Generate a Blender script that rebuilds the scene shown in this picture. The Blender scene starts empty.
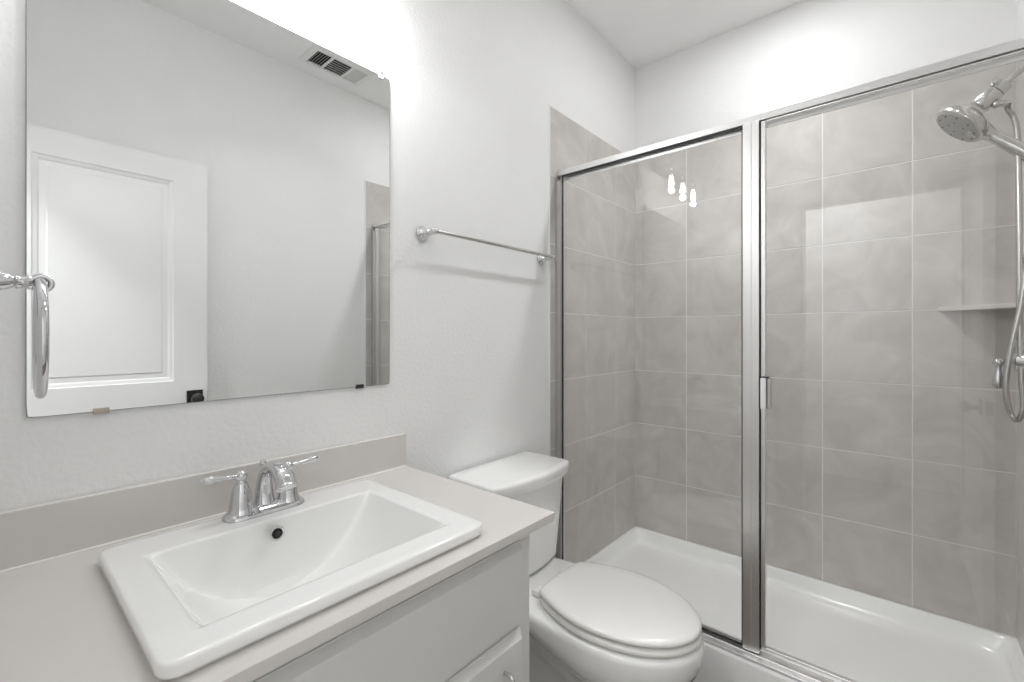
import bpy, bmesh, math, random
from mathutils import Vector, Matrix
random.seed(3)
S = bpy.context.scene
C = S.collection
PI = math.pi

# ------------------------------------------------------------------ camera, world, exposure
cam = bpy.data.cameras.new('camera')
cam.sensor_width = 36.0
cam.lens = 454.75 / 1024 * 36.0
cam.shift_y = -6.15 / 1024
cam.clip_start = 0.01
camo = bpy.data.objects.new('camera', cam)
C.objects.link(camo)
camo.location = (-2.5117, -1.205, 1.24)
camo.rotation_euler = (PI / 2, 0, math.radians(40.797 - 90))
S.camera = camo
S.view_settings.view_transform = 'Standard'
S.view_settings.look = 'None'
S.view_settings.gamma = 1.0
S.view_settings.use_curve_mapping = False
S.view_settings.exposure = 0.03
w = bpy.data.worlds.new('world')
S.world = w
w.use_nodes = True
w.node_tree.nodes['Background'].inputs[0].default_value = (0.9, 0.95, 1.0, 1)
w.node_tree.nodes['Background'].inputs[1].default_value = 0.3
S.cycles.max_bounces = 14
S.cycles.diffuse_bounces = 8
S.cycles.glossy_bounces = 6
S.cycles.transparent_max_bounces = 24
S.cycles.caustics_reflective = False
S.cycles.caustics_refractive = False
S.cycles.sample_clamp_indirect = 6.0
S.cycles.blur_glossy = 0.5

BULB_W, CENTER_FILL_W, SHOWER_W, SHOWER_BEAM_W, HALL_W = 3.75, 2.3, 6.7, 3.2, 37.0   # lamp strengths; the centre one is an added fill


def lamp(name, typ, loc, energy, parent=None, size=0.1, rot=(0, 0, 0), spread=180, color=(0.985, 0.995, 1.0)):
    l = bpy.data.lights.new(name, typ)
    l.energy = energy
    l.color = color
    if typ == 'AREA':
        l.shape = 'DISK'
        l.size = size
        l.spread = math.radians(spread)
    else:
        l.shadow_soft_size = size
    o = bpy.data.objects.new(name, l)
    C.objects.link(o)
    o.location = loc
    o.rotation_euler = rot
    if parent:
        o.parent = parent
        o.location = Vector(loc) - parent.location
    return o


# ------------------------------------------------------------------ helpers
def nodes_of(name):
    m = bpy.data.materials.new(name)
    m.use_nodes = True
    nt = m.node_tree
    return m, nt, nt.nodes['Principled BSDF']


def mat(name, col, rough=0.5, metal=0.0, spec=0.5, coat=0.0, var=0.0, vscale=6.0, bump=0.0, bscale=60.0,
        detail=2.0, rvar=0.0, stretch=None):
    """Procedural surface: noise-varied colour, optional bump and roughness variation."""
    m, nt, p = nodes_of(name)
    N, L = nt.nodes, nt.links
    p.inputs['Base Color'].default_value = (*col, 1)
    p.inputs['Roughness'].default_value = rough
    p.inputs['Metallic'].default_value = metal
    p.inputs['Specular IOR Level'].default_value = spec
    p.inputs['Coat Weight'].default_value = coat
    p.inputs['Coat Roughness'].default_value = 0.04
    tc = N.new('ShaderNodeTexCoord')
    src = tc.outputs['Object']
    if stretch:
        mp = N.new('ShaderNodeMapping')
        mp.inputs['Scale'].default_value = stretch
        L.new(src, mp.inputs[0])
        src = mp.outputs[0]
    n = N.new('ShaderNodeTexNoise')
    n.inputs['Scale'].default_value = vscale
    n.inputs['Detail'].default_value = 5
    L.new(src, n.inputs['Vector'])
    r = N.new('ShaderNodeValToRGB')
    r.color_ramp.elements[0].position = 0.3
    r.color_ramp.elements[1].position = 0.7
    r.color_ramp.elements[0].color = (*[c * (1 - var) for c in col], 1)
    r.color_ramp.elements[1].color = (*[min(1, c * (1 + var)) for c in col], 1)
    L.new(n.outputs['Fac'], r.inputs[0])
    L.new(r.outputs[0], p.inputs['Base Color'])
    if rvar:
        mr = N.new('ShaderNodeMapRange')
        mr.inputs['To Min'].default_value = max(0, rough - rvar)
        mr.inputs['To Max'].default_value = rough + rvar
        L.new(n.outputs['Fac'], mr.inputs[0])
        L.new(mr.outputs[0], p.inputs['Roughness'])
    if bump:
        b = N.new('ShaderNodeBump')
        n2 = N.new('ShaderNodeTexNoise')
        n2.inputs['Scale'].default_value = bscale
        n2.inputs['Detail'].default_value = detail
        L.new(src, n2.inputs['Vector'])
        b.inputs['Strength'].default_value = bump
        b.inputs['Distance'].default_value = 0.004
        L.new(n2.outputs['Fac'], b.inputs['Height'])
        L.new(b.outputs[0], p.inputs['Normal'])
    return m


def emis(name, col, strength):
    m, nt, p = nodes_of(name)
    p.inputs['Base Color'].default_value = (*col, 1)
    p.inputs['Emission Color'].default_value = (*col, 1)
    p.inputs['Emission Strength'].default_value = strength
    return m


def glass_mat(name, tint=(0.99, 0.993, 0.991), base=0.06, gain=0.9):
    """Thin clear glass: transparent with a Schlick-weighted mirror reflection."""
    m = bpy.data.materials.new(name)
    m.use_nodes = True
    nt = m.node_tree
    N, L = nt.nodes, nt.links
    N.remove(N['Principled BSDF'])
    out = N['Material Output']
    tr = N.new('ShaderNodeBsdfTransparent')
    tr.inputs[0].default_value = (*tint, 1)
    gl = N.new('ShaderNodeBsdfGlossy')
    gl.inputs['Roughness'].default_value = 0.0
    gl.inputs['Color'].default_value = (1, 1, 1, 1)
    lw = N.new('ShaderNodeLayerWeight')
    lw.inputs['Blend'].default_value = 0.5
    pw = N.new('ShaderNodeMath')
    pw.operation = 'POWER'
    pw.inputs[1].default_value = 5
    L.new(lw.outputs['Facing'], pw.inputs[0])
    ma = N.new('ShaderNodeMath')
    ma.operation = 'MULTIPLY_ADD'
    ma.inputs[1].default_value = gain
    ma.inputs[2].default_value = base
    L.new(pw.outputs[0], ma.inputs[0])
    mx = N.new('ShaderNodeMixShader')
    L.new(ma.outputs[0], mx.inputs[0])
    L.new(tr.outputs[0], mx.inputs[1])
    L.new(gl.outputs[0], mx.inputs[2])
    L.new(mx.outputs[0], out.inputs[0])
    return m


def tag(o, label=None, cat=None, group=None, kind=None):
    if label:
        o['label'] = label
    if cat:
        o['category'] = cat
    if group:
        o['group'] = group
    if kind:
        o['kind'] = kind
    return o


def thing(name, label, cat, loc, group=None):
    o = bpy.data.objects.new(name, None)
    o.empty_display_size = 0.05
    C.objects.link(o)
    o.location = loc
    return tag(o, label, cat, group)


WORLD = {}


def obj(name, bm, mats, parent=None, loc=None, smooth=35, bevel=0.0, segs=2):
    """Link bmesh (built in world coordinates) as ONE mesh object."""
    bmesh.ops.recalc_face_normals(bm, faces=bm.faces)
    me = bpy.data.meshes.new(name)
    base = Vector(loc) if loc is not None else Vector((0, 0, 0))
    if parent is not None:
        base = WORLD.get(parent.name, parent.location).copy()
    bmesh.ops.translate(bm, verts=bm.verts, vec=-base)
    bm.to_mesh(me)
    bm.free()
    for m in (mats if isinstance(mats, (list, tuple)) else [mats]):
        me.materials.append(m)
    o = bpy.data.objects.new(name, me)
    C.objects.link(o)
    if parent is not None:
        o.parent = parent
        WORLD[o.name] = base
    else:
        o.location = base
        WORLD[o.name] = base.copy()
    if bevel:
        b = o.modifiers.new('bevel', 'BEVEL')
        b.width = bevel
        b.segments = segs
        b.limit_method = 'ANGLE'
        b.angle_limit = math.radians(40)
        b.harden_normals = True
    if smooth:
        me.polygons.foreach_set('use_smooth', [True] * len(me.polygons))
        me.set_sharp_from_angle(angle=math.radians(smooth))
    return o


def struct(name, bm, mats, **k):
    return tag(obj(name, bm, mats, **k), kind='structure')


def nb():
    return bmesh.new()


def box(bm, x0, x1, y0, y1, z0, z1, mi=0):
    x0, x1 = sorted((x0, x1)); y0, y1 = sorted((y0, y1)); z0, z1 = sorted((z0, z1))
    v = [bm.verts.new((x, y, z)) for z in (z0, z1) for y in (y0, y1) for x in (x0, x1)]
    for f in ((0, 2, 3, 1), (4, 5, 7, 6), (0, 1, 5, 4), (2, 6, 7, 3), (0, 4, 6, 2), (1, 3, 7, 5)):
        fc = bm.faces.new([v[i] for i in f])
        fc.material_index = mi
    return bm


def loft(bm, loops, closed=True, cap0=True, cap1=True, mi=0):
    rows = [[bm.verts.new(p) for p in lp] for lp in loops]
    n = len(rows[0])
    rng = range(n if closed else n - 1)
    for a, b in zip(rows, rows[1:]):
        for i in rng:
            j = (i + 1) % n
            f = bm.faces.new((a[i], a[j], b[j], b[i]))
            f.material_index = mi
    if cap0:
        bm.faces.new(list(reversed(rows[0]))).material_index = mi
    if cap1:
        bm.faces.new(rows[-1]).material_index = mi
    return rows


def frame_of(d):
    d = Vector(d).normalized()
    a = Vector((0, 0, 1)) if abs(d.z) < 0.9 else Vector((1, 0, 0))
    u = d.cross(a).normalized()
    return u, d.cross(u).normalized()


def lathe(bm, org, axis, prof, n=32, cap0=True, cap1=True, mi=0):
    """prof: list of (radius, distance along axis)."""
    org = Vector(org); axis = Vector(axis).normalized()
    u, v = frame_of(axis)
    loops = []
    for r, t in prof:
        r = max(r, 0.0002)
        loops.append([org + axis * t + (u * math.cos(2 * PI * i / n) + v * math.sin(2 * PI * i / n)) * r for i in range(n)])
    loft(bm, loops, True, cap0, cap1, mi)
    return bm


def spline(pts, k=8):
    """Catmull-Rom through points (tuples of any length)."""
    P = [Vector(p) for p in pts]
    out = []
    for i in range(len(P) - 1):
        p0 = P[max(0, i - 1)]; p1 = P[i]; p2 = P[i + 1]; p3 = P[min(len(P) - 1, i + 2)]
        for j in range(k):
            t = j / k
            out.append(0.5 * ((2 * p1) + (p2 - p0) * t + (2 * p0 - 5 * p1 + 4 * p2 - p3) * t * t + (3 * p1 - p0 - 3 * p2 + p3) * t ** 3))
    out.append(P[-1])
    return out


def tube(bm, pts, rad, n=14, caps=True, sy=1.0, mi=0, up=None):
    """Sweep a circle (or ellipse, sy) along points; rad is a number or list."""
    P = [Vector(p) for p in pts]
    m = len(P)
    R = rad if isinstance(rad, (list, tuple)) else [rad] * m
    T = [((P[min(i + 1, m - 1)] - P[max(i - 1, 0)]).normalized()) for i in range(m)]
    if up is not None:
        u = Vector(up)
        u = (u - T[0] * u.dot(T[0])).normalized()
    else:
        u, _ = frame_of(T[0])
    loops = []
    for i in range(m):
        u = (u - T[i] * u.dot(T[i])).normalized()
        v = T[i].cross(u)
        loops.append([P[i] + u * (math.cos(2 * PI * k / n) * R[i]) + v * (math.sin(2 * PI * k / n) * R[i] * sy) for k in range(n)])
    loft(bm, loops, True, caps, caps, mi)
    return bm


def torus(bm, c, nrm, R, r, n=48, m=14):
    u, v = frame_of(nrm)
    c = Vector(c); nrm = Vector(nrm).normalized()
    rows = []
    for i in range(n):
        a = 2 * PI * i / n
        d = u * math.cos(a) + v * math.sin(a)
        rows.append([bm.verts.new(c + d * (R + r * math.cos(2 * PI * k / m)) + nrm * (r * math.sin(2 * PI * k / m))) for k in range(m)])
    for i in range(n):
        a, b = rows[i], rows[(i + 1) % n]
        for k in range(m):
            j = (k + 1) % m
            bm.faces.new((a[k], a[j], b[j], b[k]))
    return bm


def sphere(bm, c, r, n=20, m=12, sc=(1, 1, 1)):
    c = Vector(c)
    loops = []
    for i in range(1, m):
        t = PI * i / m
        loops.append([c + Vector((sc[0] * r * math.sin(t) * math.cos(2 * PI * k / n), sc[1] * r * math.sin(t) * math.sin(2 * PI * k / n), -sc[2] * r * math.cos(t))) for k in range(n)])
    loft(bm, loops)
    return bm


def rrect_pts(hx, hy, r, pts):
    """project boundary points of the unit square onto a rounded rectangle."""
    out = []
    for (a, b) in pts:
        qx, qy = a * hx, b * hy
        cx = max(-(hx - r), min(hx - r, qx)); cy = max(-(hy - r), min(hy - r, qy))
        dx, dy = qx - cx, qy - cy
        d = math.hypot(dx, dy)
        if d > 1e-9 and abs(dx) > 1e-9 and abs(dy) > 1e-9:
            dx, dy = dx / d * r, dy / d * r
        out.append((cx + dx, cy + dy))
    return out


def square_pts(n):
    """n points per side, denser near the corners, counter-clockwise."""
    t = [math.sin((i / n - 0.5) * PI) for i in range(n)]
    p = [(x, -1) for x in t] + [(1, y) for y in t] + [(-x, 1) for x in t] + [(-1, -y) for y in t]
    return p


# ------------------------------------------------------------------ materials
M = {}
M['wall'] = mat('wall_paint', (0.82, 0.82, 0.817), 0.55, var=0.01, bump=0.4, bscale=85, detail=3)
M['ceil'] = mat('ceiling_paint', (0.92, 0.92, 0.92), 0.7, var=0.01, bump=0.2, bscale=80)
M['trim'] = mat('trim_paint', (0.82, 0.82, 0.81), 0.35, var=0.01)
M['door'] = mat('door_paint', (0.84, 0.84, 0.84), 0.35, var=0.01, bump=0.03, bscale=140)
M['cab'] = mat('cabinet_paint', (0.72, 0.72, 0.71), 0.38, var=0.01, bump=0.02, bscale=150)
M['gap'] = mat('dark_gap', (0.05, 0.05, 0.05), 0.8)
M['stone'] = mat('cultured_stone', (0.645, 0.625, 0.605), 0.3, var=0.02, vscale=9, spec=0.45)
M['caulk'] = mat('caulk', (0.84, 0.82, 0.79), 0.5)
M['porc'] = mat('porcelain', (0.86, 0.86, 0.85), 0.12, coat=0.6, spec=0.5)
M['seat'] = mat('seat_plastic', (0.82, 0.81, 0.79), 0.16, coat=0.3)
M['pan'] = mat('shower_acrylic', (0.92, 0.92, 0.915), 0.22, coat=0.2)
M['chrome'] = mat('polished_chrome', (0.66, 0.66, 0.67), 0.06, metal=1.0)
M['nickel'] = mat('satin_nickel', (0.62, 0.61, 0.59), 0.2, metal=1.0)
M['alu'] = mat('anodised_aluminium', (0.80, 0.795, 0.79), 0.32, metal=1.0)
M['black'] = mat('black_rubber', (0.015, 0.015, 0.015), 0.6)
M['blackmetal'] = mat('black_metal', (0.02, 0.02, 0.02), 0.35, bump=0.1)
M['mirror'] = mat('mirror_silver', (0.86, 0.87, 0.865), 0.0, metal=1.0)
M['mirroredge'] = mat('mirror_edge', (0.25, 0.26, 0.26), 0.25)
M['plastic'] = mat('clear_white_plastic', (0.85, 0.85, 0.85), 0.2)
M['clip'] = mat('clip_metal', (0.45, 0.40, 0.34), 0.35, metal=0.8)
M['glass'] = glass_mat('shower_glass', base=0.04)
M['shade'] = glass_mat('lamp_glass', tint=(0.985, 0.985, 0.985), base=0.06)
M['bulb'] = emis('lit_bulb', (1.0, 0.97, 0.93), 16.0)
M['lens'] = emis('lit_lens', (1.0, 0.98, 0.95), 4.0)
M['dark'] = mat('dark_cavity', (0.03, 0.03, 0.03), 0.9)
M['spray'] = mat('spray_face', (0.42, 0.42, 0.41), 0.3, metal=0.6)
M['grout'] = mat('grout', (0.78, 0.76, 0.745), 0.8, var=0.04, vscale=30)


def tile_mat():
    m, nt, p = nodes_of('ceramic_tile')
    N, L = nt.nodes, nt.links
    tc = N.new('ShaderNodeTexCoord')
    at = N.new('ShaderNodeAttribute')
    at.attribute_name = 'tile_shift'
    ad = N.new('ShaderNodeVectorMath')
    ad.operation = 'ADD'
    L.new(tc.outputs['Object'], ad.inputs[0])
    L.new(at.outputs['Vector'], ad.inputs[1])
    n = N.new('ShaderNodeTexNoise')
    n.inputs['Scale'].default_value = 5.0
    n.inputs['Detail'].default_value = 8
    n.inputs['Roughness'].default_value = 0.62
    n.inputs['Distortion'].default_value = 1.2
    L.new(ad.outputs[0], n.inputs['Vector'])
    r = N.new('ShaderNodeValToRGB')
    r.color_ramp.elements[0].position = 0.3
    r.color_ramp.elements[1].position = 0.72
    r.color_ramp.elements[0].color = (0.488, 0.462, 0.441, 1)
    r.color_ramp.elements[1].color = (0.632, 0.607, 0.586, 1)
    L.new(n.outputs['Fac'], r.inputs[0])
    L.new(r.outputs[0], p.inputs['Base Color'])
    p.inputs['Roughness'].default_value = 0.3
    p.inputs['Specular IOR Level'].default_value = 0.45
    b = N.new('ShaderNodeBump')
    b.inputs['Strength'].default_value = 0.05
    b.inputs['Distance'].default_value = 0.003
    L.new(n.outputs['Fac'], b.inputs['Height'])
    L.new(b.outputs[0], p.inputs['Normal'])
    return m


M['tile'] = tile_mat()


def floor_mat():
    m, nt, p = nodes_of('plank_floor')
    N, L = nt.nodes, nt.links
    tc = N.new('ShaderNodeTexCoord')
    br = N.new('ShaderNodeTexBrick')
    br.inputs['Scale'].default_value = 1.0
    br.inputs['Brick Width'].default_value = 1.2
    br.inputs['Row Height'].default_value = 0.18
    br.inputs['Mortar Size'].default_value = 0.0015
    br.inputs['Color1'].default_value = (0.20, 0.175, 0.155, 1)
    br.inputs['Color2'].default_value = (0.15, 0.13, 0.115, 1)
    br.inputs['Mortar'].default_value = (0.05, 0.045, 0.04, 1)
    L.new(tc.outputs['Object'], br.inputs['Vector'])
    mp = N.new('ShaderNodeMapping')
    mp.inputs['Scale'].default_value = (2, 30, 1)
    L.new(tc.outputs['Object'], mp.inputs[0])
    n = N.new('ShaderNodeTexNoise')
    n.inputs['Scale'].default_value = 2.5
    n.inputs['Detail'].default_value = 8
    L.new(mp.outputs[0], n.inputs['Vector'])
    mx = N.new('ShaderNodeMix')
    mx.data_type = 'RGBA'
    mx.blend_type = 'OVERLAY'
    mx.inputs[0].default_value = 0.6
    L.new(br.outputs['Color'], mx.inputs[6])
    L.new(n.outputs['Fac'], mx.inputs[7])
    L.new(mx.outputs[2], p.inputs['Base Color'])
    p.inputs['Roughness'].default_value = 0.45
    return m


M['floor'] = floor_mat()

# ------------------------------------------------------------------ room shell
XN, XF, YL, YR, H = -2.55, 0.0, 0.0, -1.524, 2.81      # near wall, far wall, left wall, right wall, ceiling
HX, HY0, HY1 = -4.0, -2.3, 0.5                         # hall beyond the doorway
DY0, DY1, DZ = -1.455, -0.69, 2.085                    # doorway
T = 0.12
struct('floor', box(nb(), HX - T, T, HY0 - T, HY1 + T, -0.1, 0.0), M['floor'], smooth=0)
struct('ceiling', box(nb(), XN - T, T, YR - T, T, H, H + 0.1), M['ceil'], smooth=0)
struct('wall_left', box(nb(), XN, XF + T, YL, YL + T, 0, H), M['wall'], smooth=0)
struct('wall_right', box(nb(), XN, XF + T, YR - T, YR, 0, H), M['wall'], smooth=0)
struct('wall_far', box(nb(), XF, XF + T, YR, YL, 0, H), M['wall'], smooth=0)
b = nb()
box(b, XN - T, XN, DY1, HY1, 0, H)
box(b, XN - T, XN, HY0, DY0, 0, H)
box(b, XN - T, XN, DY0, DY1, DZ, H)
struct('wall_near', b, M['wall'], smooth=0)
b = nb()
box(b, HX - T, HX, HY0 - T, HY1 + T, 0, H)
box(b, HX, XN - T, HY0 - T, HY0, 0, H)
box(b, HX, XN - T, HY1, HY1 + T, 0, H)
struct('wall_hall', b, M['wall'], smooth=0)
struct('ceiling_hall', box(nb(), HX - T, XN - T, HY0 - T, HY1 + T, H, H + 0.1), M['ceil'], smooth=0)
# doorway lining and casing
b = nb()
box(b, XN - T - 0.004, XN + 0.004, DY0, DY0 + 0.016, 0, DZ - 0.016)
box(b, XN - T - 0.004, XN + 0.004, DY1 - 0.016, DY1, 0, DZ - 0.016)
box(b, XN - T - 0.004, XN + 0.004, DY0, DY1, DZ - 0.016, DZ)
box(b, XN + 0.0005, XN + 0.016, DY1 - 0.004, DY1 + 0.058, 0, DZ + 0.058)
box(b, XN + 0.0005, XN + 0.016, DY0 - 0.058, DY0 + 0.004, 0, DZ + 0.058)
box(b, XN + 0.0005, XN + 0.016, DY0 + 0.004, DY1 - 0.004, DZ - 0.004, DZ + 0.058)
struct('trim_1', b, M['trim'], bevel=0.003)
# baseboards
struct('baseboard_left', box(nb(), -1.66, -0.872, -0.014, -0.0005, 0, 0.11), M['trim'], bevel=0.004)
struct('baseboard_right', box(nb(), XN + 0.02, -0.872, YR + 0.0005, YR + 0.014, 0, 0.11), M['trim'], bevel=0.004)

# tiled shower surround: every tile has its own bevelled edge, grout lies behind
TP, TT = 0.3095, 0.003
ROWS = [0.1035 + TP * k for k in range(8)]
ROWS[-1] = 2.268
ROWS[0] = 0.112


def tiles(name, cols, plane):
    """plane(u, z, d) -> world point; d is the distance out of the wall."""
    bm = nb()
    lay = bm.loops.layers.float_vector.new('tile_shift')
    g, ch = 0.0022, 0.0008
    u0, u1 = cols[0], cols[-1]

    def quad(pts, mi, sh=(0, 0, 0)):
        f = bm.faces.new([bm.verts.new(p) for p in pts])
        f.material_index = mi
        for l in f.loops:
            l[lay] = sh
    d = TT - 0.0012
    quad([plane(u0, ROWS[0], d), plane(u1, ROWS[0], d), plane(u1, ROWS[-1], d), plane(u0, ROWS[-1], d)], 1)
    for (a, c) in ((u0, u0), (u1, u1)):
        quad([plane(a, ROWS[0], 0), plane(a, ROWS[0], d), plane(a, ROWS[-1], d), plane(a, ROWS[-1], 0)], 1)
    quad([plane(u0, ROWS[-1], 0), plane(u1, ROWS[-1], 0), plane(u1, ROWS[-1], d), plane(u0, ROWS[-1], d)], 1)
    for ca, cb in zip(cols, cols[1:]):
        for za, zb in zip(ROWS, ROWS[1:]):
            sh = (random.uniform(0, 40), random.uniform(0, 40), random.uniform(0, 40))
            a0, a1 = ca + g, cb - g
            b0, b1 = za + g, zb - g
            o = [(a0, b0), (a1, b0), (a1, b1), (a0, b1)]
            i = [(a0 + ch, b0 + ch), (a1 - ch, b0 + ch), (a1 - ch, b1 - ch), (a0 + ch, b1 - ch)]
            quad([plane(u, z, TT) for u, z in i], 0, sh)
            for k in range(4):
                j = (k + 1) % 4
                quad([plane(*o[k], d), plane(*o[j], d), plane(*i[j], TT), plane(*i[k], TT)], 0, sh)
    return struct(name, bm, [M['tile'], M['grout']], smooth=0)


XE = -0.857
CB = [0.003, 0.301, 0.6105, 0.92, 1.2295, 1.521]
tiles('wall_far_tile', CB, lambda u, z, d: (-d, -u, z))
CS = [0.0002, 0.243, 0.5525, -XE]
tiles('wall_left_tile', CS, lambda u, z, d: (-u, -d, z))
tiles('wall_right_tile', CS, lambda u, z, d: (-u, YR + d, z))
for n, y0, y1 in (('trim_2', -0.004, -0.0003), ('trim_3', YR + 0.0003, YR + 0.004)):
    struct(n, box(nb(), XE - 0.006, XE - 0.0002, y0, y1, 0.151, 2.268), M['trim'], smooth=0)

# ------------------------------------------------------------------ shower pan
def make_pan():
    t = thing('shower_pan', 'white acrylic shower base with raised curb below the glass enclosure', 'shower base', (-0.43, -0.762, 0))
    x0, x1, y0, y1 = -0.86, -0.0006, YR + 0.0006, -0.0006
    zl, zc, zf = 0.111, 0.152, 0.048
    sq = square_pts(14)

    def loop(ax, bx, ay, by, r, zfun):
        cx, cy = (ax + bx) / 2, (ay + by) / 2
        return [(cx + px, cy + py, zfun(cx + px)) for px, py in rrect_pts((bx - ax) / 2, (by - ay) / 2, r, sq)]

    def ztop(x):          # curb is higher than the wall ledges
        k = min(1, max(0, (-x - 0.745) / 0.03))
        return zl + (zc - zl) * k * k * (3 - 2 * k)

    def zmix(f):
        return lambda x: zf + (ztop(x) - zf) * f
    L = [loop(x0, x1, y0, y1, 0.003, lambda x: 0.0),
         loop(x0, x1, y0, y1, 0.003, lambda x: ztop(x) - 0.012),
         loop(x0 + 0.003, x1, y0, y1, 0.004, lambda x: ztop(x) - 0.004),
         loop(x0 + 0.011, x1 - 0.001, y0 + 0.001, y1 - 0.001, 0.006, ztop)]
    ci, li = 0.098, 0.014      # curb width, ledge width
    def inner(e, f, r):
        return loop(x0 + ci + e, x1 - li - e, y0 + li + e, y1 - li - e, r, zmix(f))
    L += [inner(0.0, 1.0, 0.03), inner(0.004, 0.97, 0.034), inner(0.010, 0.75, 0.038), inner(0.020, 0.35, 0.044),
          inner(0.028, 0.12, 0.05), inner(0.042, 0.02, 0.055), inner(0.07, 0.0, 0.06)]
    b = nb()
    loft(b, L)
    obj('base', b, M['pan'], t, smooth=40)
    return t


make_pan()

# ------------------------------------------------------------------ shower enclosure
GX = -0.797


def make_enclosure():
    t = thing('shower_enclosure', 'framed glass shower enclosure with fixed pane and door, silver aluminium frame', 'shower enclosure', (-0.80, -0.762, 0.152))
    ya, yb = -0.0035, YR + 0.0035
    z0, z1 = 0.1525, 1.988
    # header rail with a slim front ridge
    b = nb()
    box(b, -0.8068, -0.772, yb, ya, 1.962, z1)
    box(b, -0.787, -0.780, yb, ya, 1.940, 1.9618)
    obj('header_rail', b, M['alu'], t, bevel=0.0025)
    # bottom track: sill with two grooves
    b = nb()
    box(b, -0.843, -0.772, yb, ya, z0, z0 + 0.007)
    box(b, -0.818, -0.772, yb, ya, z0 + 0.0072, z0 + 0.011)
    box(b, -0.787, -0.781, yb, ya, z0 + 0.0112, z0 + 0.022)
    box(b, -0.776, -0.772, yb, ya, z0 + 0.0112, z0 + 0.018)
    obj('bottom_track', b, M['alu'], t, bevel=0.0012)
    for y0, y1, nm in ((ya - 0.024, ya, 'wall_jamb'), (yb, yb + 0.024, 'wall_jamb')):
        b = nb()
        box(b, -0.812, -0.780, y0, y1, z0 + 0.023, 1.9395)
        obj(nm, b, M['alu'], t, bevel=0.0006)
    # fixed pane with black gasket on all four sides
    py0, py1 = -0.783, ya - 0.027
    gz0, gz1 = z0 + 0.024, 1.9615
    fp = obj('glass_panel', box(nb(), GX - 0.003, GX + 0.003, py0, py1, gz0, gz1), M['glass'], t, smooth=0)
    b = nb()
    gx0, gx1 = GX - 0.008, GX - 0.0032
    box(b, gx0, gx1, py0, py1, gz1 - 0.007, gz1)
    box(b, gx0, gx1, py0, py1, gz0 - 0.011, gz0 - 0.003)
    box(b, gx0, gx1, py0, py0 + 0.004, gz0, gz1)
    box(b, gx0, gx1, py1 - 0.006, py1, gz0, gz1)
    obj('gasket', b, M['black'], fp, smooth=0)
    # centre post: broad flat face with shallow grooves
    b = nb()
    box(b, -0.815, -0.779, -0.835, -0.7845, z0 + 0.0155, 1.9618)
    box(b, -0.8175, -0.8152, -0.812, -0.790, z0 + 0.0155, 1.9618)
    obj('center_post', b, M['alu'], t, bevel=0.0015)
    obj('door_seal', box(nb(), -0.803, -0.790, -0.8387, -0.8353, z0 + 0.026, 1.958), M['black'], t, smooth=0)
    # hinged door
    d0, d1 = yb + 0.028, -0.839
    b = nb()
    box(b, -0.806, -0.788, d1 - 0.014, d1, z0 + 0.026, 1.958)       # lock stile
    box(b, -0.806, -0.788, d0, d0 + 0.020, z0 + 0.026, 1.958)       # hinge stile
    box(b, -0.806, -0.788, d0 + 0.02, d1 - 0.014, 1.9525, 1.958)     # top rail
    box(b, -0.806, -0.788, d0 + 0.02, d1 - 0.014, z0 + 0.026, z0 + 0.040)
    dr = obj('door', b, M['alu'], t, bevel=0.002)
    obj('door_glass', box(nb(), GX - 0.003, GX + 0.003, d0 + 0.012, d1 - 0.008, z0 + 0.034, 1.956), M['glass'], dr, smooth=0)
    b = nb()
    box(b, -0.838, -0.8065, -0.8605, -0.8435, 0.994, 1.098)
    obj('handle', b, M['plastic'], dr, bevel=0.003)
    b = nb()
    box(b, -0.832, -0.8065, -0.872, -0.8635, 0.996, 1.096)
    box(b, -0.812, -0.8065, -0.8634, -0.8606, 0.996, 1.096)
    obj('strike_bracket', b, M['nickel'], dr, bevel=0.001)
    b = nb()
    box(b, -0.836, -0.8065, -0.866, -0.8440, 1.0985, 1.1015)
    obj('handle_cap', b, M['black'], dr, smooth=0)


make_enclosure()

# ------------------------------------------------------------------ corner shelf
b = nb()
arc = [(-0.0035, YR + 0.0035), (-0.0035, -1.306)]
n = 14
pts = [(-0.0035, -1.306)]
for i in range(1, n):
    a = i / n
    x = -0.0035 + (-0.205) * a
    y = -1.306 + (YR + 0.0035 + 1.306) * a
    k = 0.012 * math.sin(PI * a)
    pts.append((x + k * 0.7, y - k * 0.7))
pts.append((-0.2145, YR + 0.0035))
poly = [(-0.0035, YR + 0.0035)] + pts
loft(b, [[(x, y, 1.334) for x, y in poly], [(x, y, 1.352) for x, y in poly]])
tag(obj('corner_shelf', b, mat('shelf_stone', (0.60, 0.575, 0.545), 0.35, var=0.05, vscale=12), loc=(-0.07, -1.46, 1.334), smooth=20, bevel=0.003),
    'small stone corner shelf on the tiles below the shower head', 'shelf')

# ------------------------------------------------------------------ shower arm, hand shower, valve
SX = -0.42


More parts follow.
